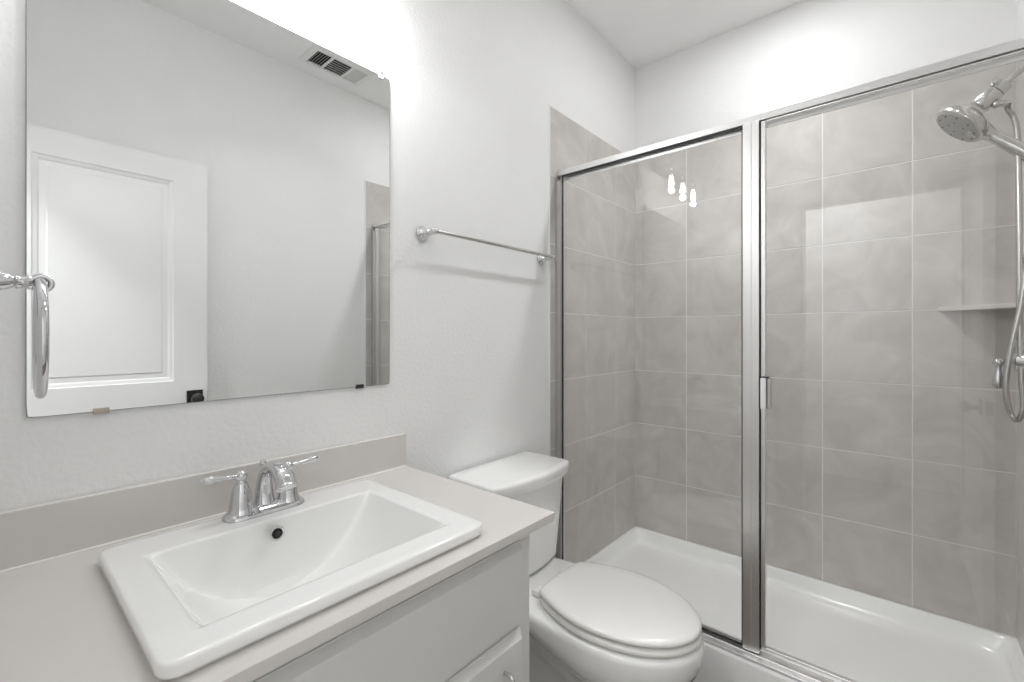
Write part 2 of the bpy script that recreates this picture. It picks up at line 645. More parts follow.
def make_shower():
    t = thing('shower_pipe', 'curved metal shower pipe with thick holder carrying the hand shower', 'shower pipe', (SX, YR + 0.0032, 2.09))
    b = nb()
    path = spline([(SX, YR + 0.0035, 2.070), (SX, -1.506, 2.069), (SX, -1.485, 2.062), (SX, -1.464, 2.047), (SX, -1.446, 2.030)], 6)
    tube(b, path, 0.0085, 16)
    obj('pipe', b, M['nickel'], t)
    obj('escutcheon', lathe(nb(), (SX, YR + 0.0033, 2.070), (0, 1, 0), [(0.030, 0), (0.029, 0.003), (0.020, 0.007), (0.010, 0.009)]), M['nickel'], t)
    d = Vector((0.0, 0.050, -0.046)).normalized()
    o = Vector((SX, -1.443, 2.028))
    b = nb()
    lathe(b, o, d, [(0.010, -0.008), (0.012, -0.004), (0.023, -0.001), (0.0245, 0.002), (0.0245, 0.024), (0.022, 0.0255)])
    obj('collar', b, M['nickel'], t)
    b = nb()
    lathe(b, o, d, [(0.022, 0.0257), (0.0265, 0.0275), (0.0275, 0.030), (0.0285, 0.076), (0.026, 0.080), (0.018, 0.082)])
    obj('holder', b, M['nickel'], t)
    b = nb()
    e = o + d * 0.018
    tube(b, [e + Vector((-0.020, 0.014, 0.014)), e + Vector((-0.020, 0.016, 0.026)), e + Vector((-0.018, 0.008, 0.036))], [0.0045, 0.0035, 0.002], 10)
    obj('diverter_lever', b, M['nickel'], t)
    b = nb()
    s = o + d * 0.062
    lathe(b, s + Vector((-0.004, -0.020, -0.016)), (-0.05, -0.95, -0.18), [(0.011, 0), (0.013, 0.003), (0.013, 0.010), (0.010, 0.013), (0.011, 0.024), (0.009, 0.028), (0.009, 0.034)], 20)
    obj('hose_outlet', b, M['nickel'], t)

    # hand shower: big round head resting under the holder, ribbed hose
    hc = Vector((SX, -1.341, 1.926))
    nrm = Vector((-0.13, 0.70, -0.70)).normalized()         # spray direction
    t2 = thing('hand_shower', 'round satin nickel hand shower held under the shower pipe, flexible hose hanging', 'hand shower', hc)
    b = nb()
    lathe(b, hc, -nrm, [(0.070, -0.005), (0.0765, -0.003), (0.079, 0.003), (0.078, 0.012), (0.071, 0.024), (0.058, 0.035), (0.040, 0.042), (0.020, 0.045), (0.0, 0.046)], 48)
    obj('head', b, M['nickel'], t2)
    b = nb()
    lathe(b, hc, nrm, [(0.0695, 0.0045), (0.068, 0.007), (0.030, 0.0085), (0.0, 0.009)], 48)
    sf = obj('spray_face', b, M['spray'], t2)
    b = nb()
    u, v = frame_of(nrm)
    for ring, k in ((0.026, 5), (0.056, 9)):
        for i in range(k):
            a = 2 * PI * (i + 0.5 * (k % 4 == 0)) / k
            p = hc + (u * math.cos(a) + v * math.sin(a)) * ring + nrm * 0.0065
            lathe(b, p, nrm, [(0.0026, 0), (0.0018, 0.0035)], 8)
    sp = obj('nozzles', b, M['gap'], sf)
    sp['kind'] = 'stuff'
    b = nb()
    hw_ = Vector((0, -0.70, -0.714))
    hp = spline([hc - nrm * 0.018 + hw_ * k for k in (0.036, 0.072, 0.115, 0.165, 0.220)], 8)
    m = len(hp)
    rr = [0.032 - 0.0150 * min(1, i / (m * 0.38)) + 0.0060 * max(0, (i / m - 0.4) / 0.6) for i in range(m)]
    tube(b, hp, rr, 20)
    obj('handle', b, M['nickel'], t2)
    b = nb()
    hose = spline([s + Vector((-0.006, -0.053, -0.023)), (SX, -1.450, 1.946), (SX, -1.463, 1.912), (SX, -1.4705, 1.85), (SX, -1.473, 1.70), (SX, -1.474, 1.50),
                   (SX, -1.4745, 1.30), (SX, -1.478, 1.12), (SX + 0.002, -1.482, 1.03), (SX + 0.004, -1.478, 0.988), (SX + 0.002, -1.466, 0.975), (SX - 0.003, -1.452, 1.01),
                   (SX - 0.006, -1.445, 1.082), (SX - 0.006, -1.455, 1.193), (SX - 0.005, -1.476, 1.33), (SX - 0.004, -1.489, 1.47),
                   (SX - 0.002, -1.497, 1.62), (SX - 0.001, -1.496, 1.74), hp[-1] + hw_ * 0.001], 40)
    R = [0.0074 + (0.0006 if i % 2 else -0.0004) for i in range(len(hose))]
    tube(b, hose, R, 12)
    obj('hose', b, M['nickel'], t2, smooth=80)

    # valve
    vc = Vector((-0.40, YR + 0.0033, 1.157))
    t3 = thing('shower_valve', 'chrome shower valve with teardrop lever behind the hanging hose', 'shower valve', vc)
    b = nb()
    lathe(b, vc, (0, 1, 0), [(0.083, 0), (0.083, 0.003), (0.078, 0.007), (0.050, 0.012), (0.034, 0.015)], 48)
    obj('escutcheon', b, M['chrome'], t3)
    b = nb()
    lathe(b, vc, (0, 1, 0), [(0.037, 0.0152), (0.036, 0.022), (0.032, 0.040), (0.028, 0.054), (0.023, 0.058), (0.010, 0.060), (0.009, 0.075), (0.0095, 0.077)], 32)
    sphere(b, vc + Vector((0, 0.089, -0.005)), 0.0138, sc=(1, 1.05, 0.9))
    obj('bonnet', b, M['chrome'], t3)
    b = nb()
    lathe(b, vc + Vector((-0.001, 0.089, -0.015)), (0, 0.02, -1), [(0.0075, 0), (0.0070, 0.010), (0.0100, 0.026), (0.0140, 0.050), (0.0142, 0.062), (0.011, 0.070), (0.005, 0.073)], 24)
    obj('lever', b, M['chrome'], t3)


make_shower()

# ------------------------------------------------------------------ toilet
def egg(cx, yb, yt, wb, wm, ym, z, n=64, pw=2.0, corner=0.03):
    """Elongated outline: flat back at yb (half width wb), widest wm at ym, round tip at yt."""
    half = []
    k = n // 2
    for i in range(k + 1):
        s = i / k
        if s < 0.12:                    # back edge out to the corner
            a = s / 0.12
            half.append((wb * 0.94 * a, yb - corner * 0.25 * a ** 3))
        elif s < 0.5:                   # side, easing out to the widest point
            a = (s - 0.12) / 0.38
            y = yb - corner * 0.25 + (ym - yb + corner * 0.25) * a
            e = math.sin(a * PI / 2) ** 0.9
            half.append((wb * 0.94 + (wm - wb * 0.94) * e, y))
        else:                           # front ellipse
            a = (s - 0.5) / 0.5 * PI / 2
            half.append((wm * math.cos(a) ** (2 / pw), ym + (yt - ym) * math.sin(a) ** (2 / pw)))
    pts = half + [(-x, y) for x, y in reversed(half[1:-1])]
    return [(cx + x, y, z) for x, y in pts]


def make_toilet():
    cx = -1.257
    t = thing('toilet', 'white two-piece toilet with closed lid between vanity and shower', 'toilet', (cx, -0.40, 0))
    b = nb()
    L = [egg(cx, -0.10, -0.570, 0.095, 0.105, -0.38, 0.0), egg(cx, -0.10, -0.572, 0.095, 0.106, -0.38, 0.03),
         egg(cx, -0.105, -0.555, 0.084, 0.092, -0.38, 0.06), egg(cx, -0.105, -0.545, 0.080, 0.088, -0.38, 0.14),
         egg(cx, -0.09, -0.560, 0.084, 0.092, -0.41, 0.18), egg(cx, -0.075, -0.595, 0.090, 0.108, -0.45, 0.215),
         egg(cx, -0.060, -0.645, 0.102, 0.132, -0.48, 0.245), egg(cx, -0.05, -0.700, 0.120, 0.158, -0.50, 0.270),
         egg(cx, -0.045, -0.750, 0.136, 0.178, -0.515, 0.292), egg(cx, -0.042, -0.777, 0.143, 0.189, -0.52, 0.312), egg(cx, -0.042, -0.789, 0.146, 0.193, -0.52, 0.340),
         egg(cx, -0.042, -0.793, 0.146, 0.194, -0.52, 0.380), egg(cx, -0.045, -0.790, 0.143, 0.191, -0.52, 0.391),
         egg(cx, -0.052, -0.783, 0.136, 0.184, -0.52, 0.397), egg(cx, -0.060, -0.774, 0.126, 0.175, -0.52, 0.398)]
    def lift(lp, a):
        return [(x, y, z + a * max(0.0, min(1.0, (y + 0.55) / 0.25)) ** 1.3) for x, y, z in lp]
    for i, a in ((6, 0.030), (7, 0.045), (8, 0.052), (9, 0.046), (10, 0.030)):
        L[i] = lift(L[i], a)
    loft(b, L)
    obj('bowl', b, M['porc'], t, smooth=60)
    for s in (-1, 1):
        b = nb()
        box(b, cx + s * 0.078 - 0.024, cx + s * 0.078 + 0.024, -0.325, -0.292, 0.3982, 0.419)
        obj('hinge', b, M['seat'], t, bevel=0.006, segs=3)
    # seat ring
    b = nb()
    def ring(d, z):
        return egg(cx, -0.335 + d * 0.2, -0.787 - d, 0.128 + d, 0.180 + d, -0.53, z)
    outer = [ring(-0.014, 0.4010), ring(-0.001, 0.4030), ring(0.002, 0.408), ring(0.002, 0.4135), ring(-0.002, 0.4195), ring(-0.016, 0.4215)]
    inner = [egg(cx, -0.40, -0.735, 0.10, 0.115, -0.53, 0.4205), egg(cx, -0.405, -0.73, 0.095, 0.11, -0.53, 0.4010)]
    rows = loft(b, outer + inner, cap0=False, cap1=False)
    a, c = rows[-1], rows[0]
    for i in range(len(a)):
        j = (i + 1) % len(a)
        b.faces.new((a[i], a[j], c[j], c[i]))
    obj('seat', b, M['seat'], t, smooth=60)
    # lid
    b = nb()
    def lid(d, z):
        return egg(cx, -0.328 - d * 0.6, -0.787 + d, 0.126 - d, 0.179 - d, -0.53, z)
    loft(b, [lid(0.016, 0.4258), lid(0.002, 0.4275), lid(-0.001, 0.4325), lid(0.001, 0.4385), lid(0.006, 0.4425), lid(0.016, 0.4455), lid(0.05, 0.4475), lid(0.10, 0.4485)])
    obj('lid', b, M['seat'], t, smooth=60)

    # tank
    def tank_loop(hw, yb, yf, bow, r, z):
        sq = square_pts(12)
        out = []
        cy = (yb + yf) / 2
        for px, py in rrect_pts(hw, (yb - yf) / 2, r, sq):
            y = cy + py
            f = (yb - y) / (yb - yf)
            out.append((cx + px, y - bow * f * (1 - (px / hw) ** 2), z))
        return out
    b = nb()
    loft(b, [tank_loop(0.160, -0.034, -0.195, 0.022, 0.02, 0.4075), tank_loop(0.168, -0.031, -0.201, 0.024, 0.02, 0.4095), tank_loop(0.170, -0.030, -0.203, 0.025, 0.02, 0.414),
             tank_loop(0.172, -0.030, -0.204, 0.025, 0.02, 0.42), tank_loop(0.188, -0.028, -0.209, 0.027, 0.02, 0.56), tank_loop(0.204, -0.026, -0.213, 0.029, 0.02, 0.7055)])
    obj('tank', b, M['porc'], t, smooth=60)
    obj('tank_gasket', box(nb(), cx - 0.10, cx + 0.10, -0.165, -0.07, 0.3985, 0.4070), M['black'], t, bevel=0.003)
    b = nb()
    loft(b, [tank_loop(0.208, -0.022, -0.217, 0.030, 0.02, 0.706), tank_loop(0.216, -0.016, -0.226, 0.031, 0.02, 0.711), tank_loop(0.221, -0.013, -0.230, 0.032, 0.02, 0.720),
             tank_loop(0.222, -0.012, -0.231, 0.032, 0.02, 0.746), tank_loop(0.2205, -0.013, -0.2295, 0.032, 0.02, 0.753), tank_loop(0.216, -0.016, -0.225, 0.031, 0.018, 0.7575), tank_loop(0.205, -0.024, -0.214, 0.030, 0.016, 0.760)])
    obj('tank_lid', b, M['porc'], t, smooth=60)
    return t


make_toilet()

# ------------------------------------------------------------------ vanity
CZ = 0.828
SXC, SHX = -2.109, 0.272            # sink centre and half width
SY0, SY1 = -0.555, -0.105


def make_vanity():
    t = thing('vanity_cabinet', 'white painted vanity cabinet under the sink countertop', 'cabinet', (-2.11, -0.27, 0))
    xr, yf = -1.679, -0.522
    b = nb()
    # carcass: right side, left side, back, bottom, face frame
    box(b, xr - 0.018, xr, yf + 0.001, -0.003, 0.0, 0.805)
    box(b, XN + 0.001, XN + 0.019, yf + 0.001, -0.003, 0.0, 0.805)
    box(b, XN + 0.0195, xr - 0.0185, yf + 0.02, -0.003, 0.10, 0.118)
    box(b, XN + 0.0195, xr - 0.0185, -0.46, -0.445, 0.0, 0.0995)
    obj('body', b, M['cab'], t, smooth=0)
    b = nb()
    box(b, XN + 0.001, xr, yf - 0.018, yf + 0.0005, 0.768, 0.8055)
    box(b, xr - 0.045, xr, yf - 0.018, yf + 0.0005, 0.10, 0.7675)
    box(b, XN + 0.001, XN + 0.046, yf - 0.018, yf + 0.0005, 0.10, 0.7675)
    box(b, XN + 0.0465, xr - 0.0455, yf - 0.018, yf + 0.0005, 0.565, 0.605)
    box(b, XN + 0.0465, xr - 0.0455, yf - 0.018, yf + 0.0005, 0.10, 0.135)
    obj('face_frame', b, M['cab'], t, smooth=0)

    def front(nm, x0, x1, z0, z1):
        """slab front with a routed, sloping edge"""
        b = nb()
        y0, y1 = -0.5405, -0.5605
        c = 0.014
        def lp(d, y):
            return [(x0 + d, y, z0 + d), (x1 - d, y, z0 + d), (x1 - d, y, z1 - d), (x0 + d, y, z1 - d)]
        loft(b, [lp(0, y0), lp(0, y0 - 0.004), lp(0.002, y0 - 0.005), lp(c, y1)])
        return obj(nm, b, M['cab'], t, smooth=0, bevel=0.001)
    front('drawer_front', XN + 0.03, xr - 0.038, 0.589, 0.774)
    xm = (XN + 0.03 + xr - 0.038) / 2
    for x0, x1, px in ((XN + 0.03, xm - 0.0015, xm - 0.04), (xm + 0.0015, xr - 0.038, None)):
        d = front('cabinet_door', x0, x1, 0.115, 0.578)
        px = px if px else x1 - 0.072
        b = nb()
        tube(b, spline([(px, -0.5608, 0.520), (px, -0.574, 0.520), (px, -0.585, 0.512), (px, -0.587, 0.47), (px, -0.585, 0.428), (px, -0.574, 0.420), (px, -0.5608, 0.420)], 6), 0.0045, 12)
        obj('pull', b, M['nickel'], d)

    # countertop with a cut-out for the drop-in sink
    t2 = thing('countertop', 'pale greige solid-surface vanity countertop with matching backsplash', 'countertop', (-2.1, -0.295, CZ))
    b = nb()
    x0, x1, y0, y1, za, zb = XN + 0.001, -1.645, -0.590, -0.0015, CZ - 0.020, CZ
    hx0, hx1, hy0, hy1 = SXC - 0.25, SXC + 0.25, SY0 + 0.02, SY1 - 0.02
    for z, flip in ((za, True), (zb, False)):
        pass
    O = [(x0, y0), (x1, y0), (x1, y1), (x0, y1)]
    I = [(hx0, hy0), (hx1, hy0), (hx1, hy1), (hx0, hy1)]
    r = [[b.verts.new((x, y, z)) for x, y in P] for P, z in ((I, za), (O, za), (O, zb), (I, zb))]
    for k in range(4):
        a, c = r[k], r[(k + 1) % 4]
        for i in range(4):
            j = (i + 1) % 4
            b.faces.new((a[i], a[j], c[j], c[i]))
    obj('slab', b, M['stone'], t2, smooth=30, bevel=0.002)
    obj('backsplash', box(nb(), x0, -1.647, -0.020, -0.0015, CZ + 0.0003, 0.930), M['stone'], t2, bevel=0.0015)
    b = nb()
    tube(b, [(x0, -0.0205, CZ + 0.0012), (-1.647, -0.0205, CZ + 0.0012)], 0.0026, 8)
    obj('caulk_bead', b, M['caulk'], t2)


make_vanity()

# ------------------------------------------------------------------ sink
ZR = 0.852


def make_sink():
    cy, hy = (SY0 + SY1) / 2, (SY1 - SY0) / 2
    t = thing('drop_in_sink', 'white rectangular drop-in sink with curved trough basin in countertop', 'sink', (SXC, cy, CZ))
    ox0, ox1, oy0, oy1 = -2.326, -1.894, -0.497, -0.205     # basin opening
    D = 0.142
    nx, ny = 48, 30
    xs = [0.5 - 0.5 * math.cos(PI * i / nx) for i in range(nx + 1)]
    # y samples: dense near back and front walls
    ysr = [0, 0.01, 0.025, 0.045, 0.07, 0.10, 0.15, 0.2, 0.27, 0.35, 0.45, 0.55, 0.65, 0.74, 0.82, 0.88, 0.92, 0.945, 0.96, 0.972, 0.983, 0.992, 1.0]

    def fx(a):
        u = abs(2 * a - 1)
        return 1 - u ** 2.4

    def gy(v, D_):
        # v=0 front edge, v=1 back edge
        f = min(1, v / 0.16)
        f = math.sin(f * PI / 2) ** 0.8
        k = min(1, (1 - v) / 0.055)
        k = (1 - (1 - k) ** 2.2)
        return f * k
    b = nb()
    grid = []
    for v in ysr:
        row = []
        for a in xs:
            x = ox0 + (ox1 - ox0) * a
            y = oy0 + (oy1 - oy0) * v
            dep = D * fx(a)
            z = ZR - dep * gy(v, dep)
            row.append(b.verts.new((x, y, z)))
        grid.append(row)
    for r0, r1 in zip(grid, grid[1:]):
        for i in range(nx):
            b.faces.new((r0[i], r0[i + 1], r1[i + 1], r1[i]))
    # boundary loop counter-clockwise from front-left
    m = len(ysr) - 1
    loop = [grid[0][i] for i in range(nx)] + [grid[j][nx] for j in range(m)] + [grid[m][i] for i in range(nx, 0, -1)] + [grid[j][0] for j in range(m, 0, -1)]
    unit = [(2 * (p.co.x - ox0) / (ox1 - ox0) - 1, 2 * (p.co.y - oy0) / (oy1 - oy0) - 1) for p in loop]

    def rloop(ins, r, z, dx=0):
        return [(SXC + px, cy + py, z) for px, py in rrect_pts(SHX - ins, hy - ins, r, unit)]
    e = 0.006
    lip = [(p.co.x + (e if u[0] > 0.999 else -e if u[0] < -0.999 else 0), p.co.y + (e if u[1] > 0.999 else -e if u[1] < -0.999 else 0), ZR + 0.0022) for p, u in zip(loop, unit)]
    e2 = 0.011
    lip2 = [(p.co.x + (e2 if u[0] > 0.999 else -e2 if u[0] < -0.999 else 0), p.co.y + (e2 if u[1] > 0.999 else -e2 if u[1] < -0.999 else 0), ZR + 0.0022) for p, u in zip(loop, unit)]
    outs = [lip, lip2, rloop(0.016, 0.016, ZR + 0.0022), rloop(0.0065, 0.018, ZR + 0.0021), rloop(0.003, 0.021, ZR + 0.0012), rloop(0.001, 0.023, ZR - 0.0006), rloop(0.0, 0.024, ZR - 0.003),
            rloop(0.0, 0.024, ZR - 0.015), rloop(0.0015, 0.023, ZR - 0.018), rloop(0.006, 0.02, ZR - 0.0195), rloop(0.008, 0.018, CZ + 0.0005), rloop(0.03, 0.015, CZ + 0.0005)]
    prev = loop
    for lp in outs:
        cur = [b.verts.new(p) for p in lp]
        n = len(cur)
        for i in range(n):
            j = (i + 1) % n
            b.faces.new((prev[i], prev[j], cur[j], cur[i]))
        prev = cur
    # underside bowl shell
    und = [[(SXC + px, cy + py, z) for px, py in rrect_pts(0.235, 0.175, 0.05, unit)] for z in (CZ - 0.0, )]
    u2 = [[(SXC + px * s, -0.35 + py * s, z) for px, py in rrect_pts(0.235, 0.155, 0.06, unit)] for s, z in ((1.0, CZ - 0.05), (0.85, CZ - 0.11), (0.6, CZ - 0.14))]
    for lp in und + u2:
        cur = [b.verts.new(p) for p in lp]
        n = len(cur)
        for i in range(n):
            j = (i + 1) % n
            b.faces.new((prev[i], prev[j], cur[j], cur[i]))
        prev = cur
    b.faces.new(list(reversed(prev)))
    obj('basin', b, M['porc'], t, smooth=50)
    # overflow ring on the back wall
    oc = Vector((-2.1165, -0.2215, 0.829))
    b = nb()
    torus(b, oc, (0, -1, 0.08), 0.0125, 0.0025, 32, 10)
    of = obj('overflow_ring', b, M['chrome'], t)
    b = nb()
    lathe(b, oc + Vector((0, 0.002, 0)), (0, -1, 0.08), [(0.012, 0), (0.0115, 0.0015)], 24)
    obj('overflow_hole', b, M['dark'], of)
    b = nb()
    lathe(b, oc + Vector((0.0, -0.0002, 0)), (0, -1, 0.08), [(0.0045, 0), (0.004, 0.002), (0.001, 0.0026)], 16)
    obj('overflow_cap', b, M['blackmetal'], of)
    # drain
    dc = Vector((-2.110, -0.36, ZR - D))
    b = nb()
    lathe(b, dc, (0, 0, 1), [(0.028, -0.002), (0.028, 0.0025), (0.023, 0.003), (0.021, 0.0015), (0.019, 0.006), (0.010, 0.008), (0.0, 0.0085)], 32)
    obj('drain', b, M['chrome'], t)


make_sink()

# ------------------------------------------------------------------ faucet
def make_faucet():
    fx, fy, z0 = -2.109, -0.141, ZR + 0.0024
    t = thing('faucet', 'chrome two-handle faucet with arched spout on the sink deck', 'faucet', (fx, fy, z0))
    ch = M['chrome']
    # base plate: two rounded steps
    b = nb()
    unit = square_pts(12)
    def lp(hx, hy, z):
        return [(fx + px, fy + py, z0 + z) for px, py in rrect_pts(hx, hy, hy * 0.98, unit)]
    loft(b, [lp(0.083, 0.029, 0), lp(0.083, 0.029, 0.004), lp(0.080, 0.026, 0.008), lp(0.078, 0.0245, 0.0095), lp(0.074, 0.022, 0.014), lp(0.066, 0.016, 0.017), lp(0.05, 0.008, 0.018)])
    obj('base_plate', b, ch, t, smooth=50)
    for s in (-1, 1):
        hx = fx + s * 0.0485
        b = nb()
        lathe(b, (hx, fy, z0 + 0.010), (0, 0, 1), [(0.0265, 0), (0.026, 0.004), (0.0235, 0.008), (0.0225, 0.012), (0.0215, 0.020), (0.0185, 0.040), (0.0150, 0.054), (0.0135, 0.057), (0.0135, 0.060), (0.011, 0.063), (0.009, 0.066), (0.0085, 0.069)], 32)
        hb = obj('handle_body', b, ch, t, smooth=50)
        b = nb()
        sphere(b, (hx, fy, z0 + 0.0875), 0.0122)
        obj('ball_cap', b, ch, hb, smooth=60)
        b = nb()
        o = Vector((hx + s * 0.010, fy, z0 + 0.0872))
        ax = Vector((s * 1.0, -0.02, 0.09))
        lathe(b, o, ax, [(0.0055, 0), (0.0048, 0.007), (0.0058, 0.009), (0.0048, 0.012), (0.0058, 0.024), (0.0080, 0.043), (0.0080, 0.050), (0.0060, 0.057), (0.0036, 0.0595), (0.0045, 0.062), (0.003, 0.0645), (0.001, 0.0655)], 20)
        obj('lever', b, ch, hb, smooth=50)
    # spout: flattened high arch swelling at both feet
    b = nb()
    path = spline([(fx, fy + 0.006, z0 + 0.010), (fx, fy + 0.008, z0 + 0.035), (fx, fy + 0.004, z0 + 0.068), (fx, fy - 0.014, z0 + 0.094), (fx, fy - 0.042, z0 + 0.1045),
                   (fx, fy - 0.070, z0 + 0.102), (fx, fy - 0.092, z0 + 0.090), (fx, fy - 0.104, z0 + 0.074)], 6)
    rr = [r[0] for r in spline([(0.0225, 0), (0.0185, 0), (0.0150, 0), (0.0128, 0), (0.0130, 0), (0.0155, 0), (0.0180, 0), (0.0190, 0)], 6)]
    tube(b, path, rr, 24, up=(1, 0, 0))
    sp = obj('spout', b, ch, t, smooth=60)
    b = nb()
    lathe(b, (fx, fy - 0.1042, z0 + 0.0738), (0, -0.62, -1), [(0.0192, -0.003), (0.0203, -0.001), (0.0203, 0.003), (0.0170, 0.005), (0.0120, 0.006)], 28)
    obj('aerator', b, ch, sp, smooth=40)
    # lift rod behind the spout
    b = nb()
    lathe(b, (fx + 0.006, fy + 0.029, z0 + 0.0050), (0, 0, 1), [(0.0028, 0), (0.0028, 0.070), (0.005, 0.073), (0.005, 0.076), (0.0032, 0.079), (0.0036, 0.082), (0.0065, 0.086), (0.0078, 0.091), (0.0062, 0.097), (0.002, 0.1)], 20)
    obj('lift_rod', b, ch, t, smooth=50)


make_faucet()

# ------------------------------------------------------------------ mirror
def make_mirror():
    x0, x1, z0, z1 = -2.464, -1.698, 1.089, 2.026
    t = thing('wall_mirror', 'large frameless wall mirror with small clips above the sink', 'mirror', ((x0 + x1) / 2, -0.004, z0))
    unit = square_pts(10)
    cx, cz = (x0 + x1) / 2, (z0 + z1) / 2

    def lp(d, y):
        return [(cx + px, y, cz + pz) for px, pz in rrect_pts((x1 - x0) / 2 - d, (z1 - z0) / 2 - d, 0.005, unit)]
    b = nb()
    loft(b, [lp(0, -0.0012), lp(0, -0.0055)], cap0=True, cap1=False, mi=1)
    rows = loft(b, [lp(0, -0.0055), lp(0.0012, -0.0062)], cap0=False, cap1=False, mi=1)
    b.faces.new(rows[-1]).material_index = 0
    obj('mirror_glass', b, [M['mirror'], M['mirroredge']], t, smooth=0)
    for x in (-2.40, -1.730):
        b = nb()
        box(b, x - 0.008, x + 0.008, -0.0095, -0.0064, z1 - 0.012, z1 + 0.006)
        box(b, x - 0.008, x + 0.008, -0.0095, -0.0005, z1 + 0.0006, z1 + 0.014)
        c = obj('clip', b, M['plastic'], t, bevel=0.0015)
        b = nb()
        lathe(b, (x, -0.0096, z1 + 0.0085), (0, -1, 0), [(0.0035, 0), (0.003, 0.0015), (0.001, 0.002)], 14)
        obj('screw', b, M['nickel'], c)
    for x, m in ((-2.362, M['clip']), (-1.800, M['blackmetal'])):
        b = nb()
        box(b, x - 0.012, x + 0.012, -0.0085, -0.0064, z0 - 0.001, z0 + 0.007)
        box(b, x - 0.012, x + 0.012, -0.0085, -0.0005, z0 - 0.0045, z0 - 0.0006)
        obj('clip', b, m, t, bevel=0.0006)


make_mirror()

# ------------------------------------------------------------------ towel bar and towel ring
def post_profile():
    return [(0.025, 0), (0.025, 0.004), (0.0225, 0.008), (0.0165, 0.011), (0.0155, 0.015), (0.0125, 0.019), (0.010, 0.028), (0.0095, 0.036), (0.0125, 0.040), (0.0125, 0.043), (0.0095, 0.046), (0.0088, 0.058)]


def make_bar():
    z = 1.573
    xa, xb = -1.570, -0.923
    t = thing('towel_bar', 'long chrome towel bar on the wall above the toilet', 'towel bar', ((xa + xb) / 2, -0.004, z))
    for x in (xa, xb):
        b = nb()
        lathe(b, (x, -0.0005, z), (0, -1, 0), post_profile(), 28)
        sphere(b, (x, -0.066, z), 0.0118, sc=(1.15, 1, 1))
        obj('bracket', b, M['chrome'], t, smooth=50)
    b = nb()
    tube(b, [(xa, -0.066, z), (xb, -0.066, z)], 0.0068, 16)
    obj('bar', b, M['nickel'], t)


def make_ring():
    y, z = -0.42, 1.302
    xr = -2.4685
    t = thing('towel_ring', 'chrome towel ring on a turned post, hanging beside the mirror', 'towel ring', (XN, y, z))
    b = nb()
    lathe(b, (XN + 0.0005, y, z), (1, 0, 0), [(0.027, 0), (0.027, 0.004), (0.024, 0.009), (0.018, 0.012), (0.017, 0.017), (0.0135, 0.022), (0.0130, 0.036), (0.0118, 0.046), (0.0085, 0.056), (0.0065, 0.0595), (0.0085, 0.0615), (0.0070, 0.064), (0.0065, 0.068), (0.0088, 0.0715), (0.0078, 0.074)], 28)
    torus(b, (xr + 0.001, y, z), (0.10, 1, 0), 0.0085, 0.0032, 28, 12)
    obj('post', b, M['chrome'], t, smooth=50)
    b = nb()
    torus(b, (xr, y, z - 0.066), (1, -0.022, 0), 0.0675, 0.0050, 72, 16)
    obj('ring', b, M['chrome'], t, smooth=80)


make_bar()
make_ring()

# ------------------------------------------------------------------ vanity light
def make_light():
    zc, xm, ys = 2.290, -2.05, -0.112
    t = thing('vanity_light', 'three-lamp chrome vanity light with clear glass shades above the mirror', 'wall lamp', (xm, -0.004, zc))
    obj('back_plate', box(nb(), xm - 0.26, xm + 0.26, -0.020, -0.0008, zc - 0.032, zc + 0.032), M['chrome'], t, bevel=0.006, segs=3)
    for k in (-1, 0, 1):
        x = xm + k * 0.19
        b = nb()
        tube(b, spline([(x, -0.0205, zc), (x, -0.06, zc + 0.006), (x, -0.098, zc + 0.003), (x, ys, zc - 0.012), (x, ys, zc - 0.022)], 6), 0.0075, 14)
        lathe(b, (x, ys, zc - 0.022), (0, 0, -1), [(0.012, 0), (0.030, 0.004), (0.032, 0.008), (0.024, 0.012), (0.019, 0.016), (0.019, 0.040), (0.015, 0.042)], 28)
        a = obj('lamp_arm', b, M['chrome'], t, smooth=50)
        b = nb()
        rows = loft(b, [[(x + r * math.cos(2 * PI * i / 36), ys + r * math.sin(2 * PI * i / 36), z) for i in range(36)] for r, z in
                        ((0.034, zc - 0.031), (0.044, zc - 0.040), (0.048, zc - 0.060), (0.051, zc - 0.165), (0.0485, zc - 0.165), (0.0455, zc - 0.060), (0.042, zc - 0.042))], cap0=False, cap1=False)
        obj('glass_shade', b, M['shade'], a, smooth=50)
        b = nb()
        lathe(b, (x, ys, zc - 0.0645), (0, 0, -1), [(0.011, 0), (0.0115, 0.010), (0.015, 0.024), (0.0185, 0.040), (0.018, 0.054), (0.012, 0.068), (0.005, 0.074), (0.0, 0.0745)], 28)
        obj('bulb', b, M['bulb'], a, smooth=60)
        lamp('bulb_light', 'POINT', (x, ys, zc - 0.157), BULB_W, t, size=0.017, color=(0.99, 0.995, 1.0))


make_light()


def downlight(x, y, watts, label, size, spread=180, beam=0):
    k = size / 0.15
    t = thing('recessed_light', label, 'ceiling lamp', (x, y, H))
    b = nb()
    lathe(b, (x, y, H - 0.0005), (0, 0, -1), [(k * 0.095, 0), (k * 0.095, 0.003), (k * 0.086, 0.006), (k * 0.078, 0.005), (k * 0.076, 0.002)], 40, cap0=False, cap1=False)
    obj('trim_ring', b, M['trim'], t)
    b = nb()
    lathe(b, (x, y, H - 0.0005), (0, 0, -1), [(k * 0.0755, 0.0005), (k * 0.0755, 0.002), (k * 0.06, 0.003)], 40)
    obj('lens', b, M['lens'], t)
    lamp('lens_light', 'AREA', (x, y, H - 0.012), watts, t, size=size, spread=spread)
    if beam:
        lamp('beam_light', 'AREA', (x, y, H - 0.012), beam, t, size=size, spread=100)


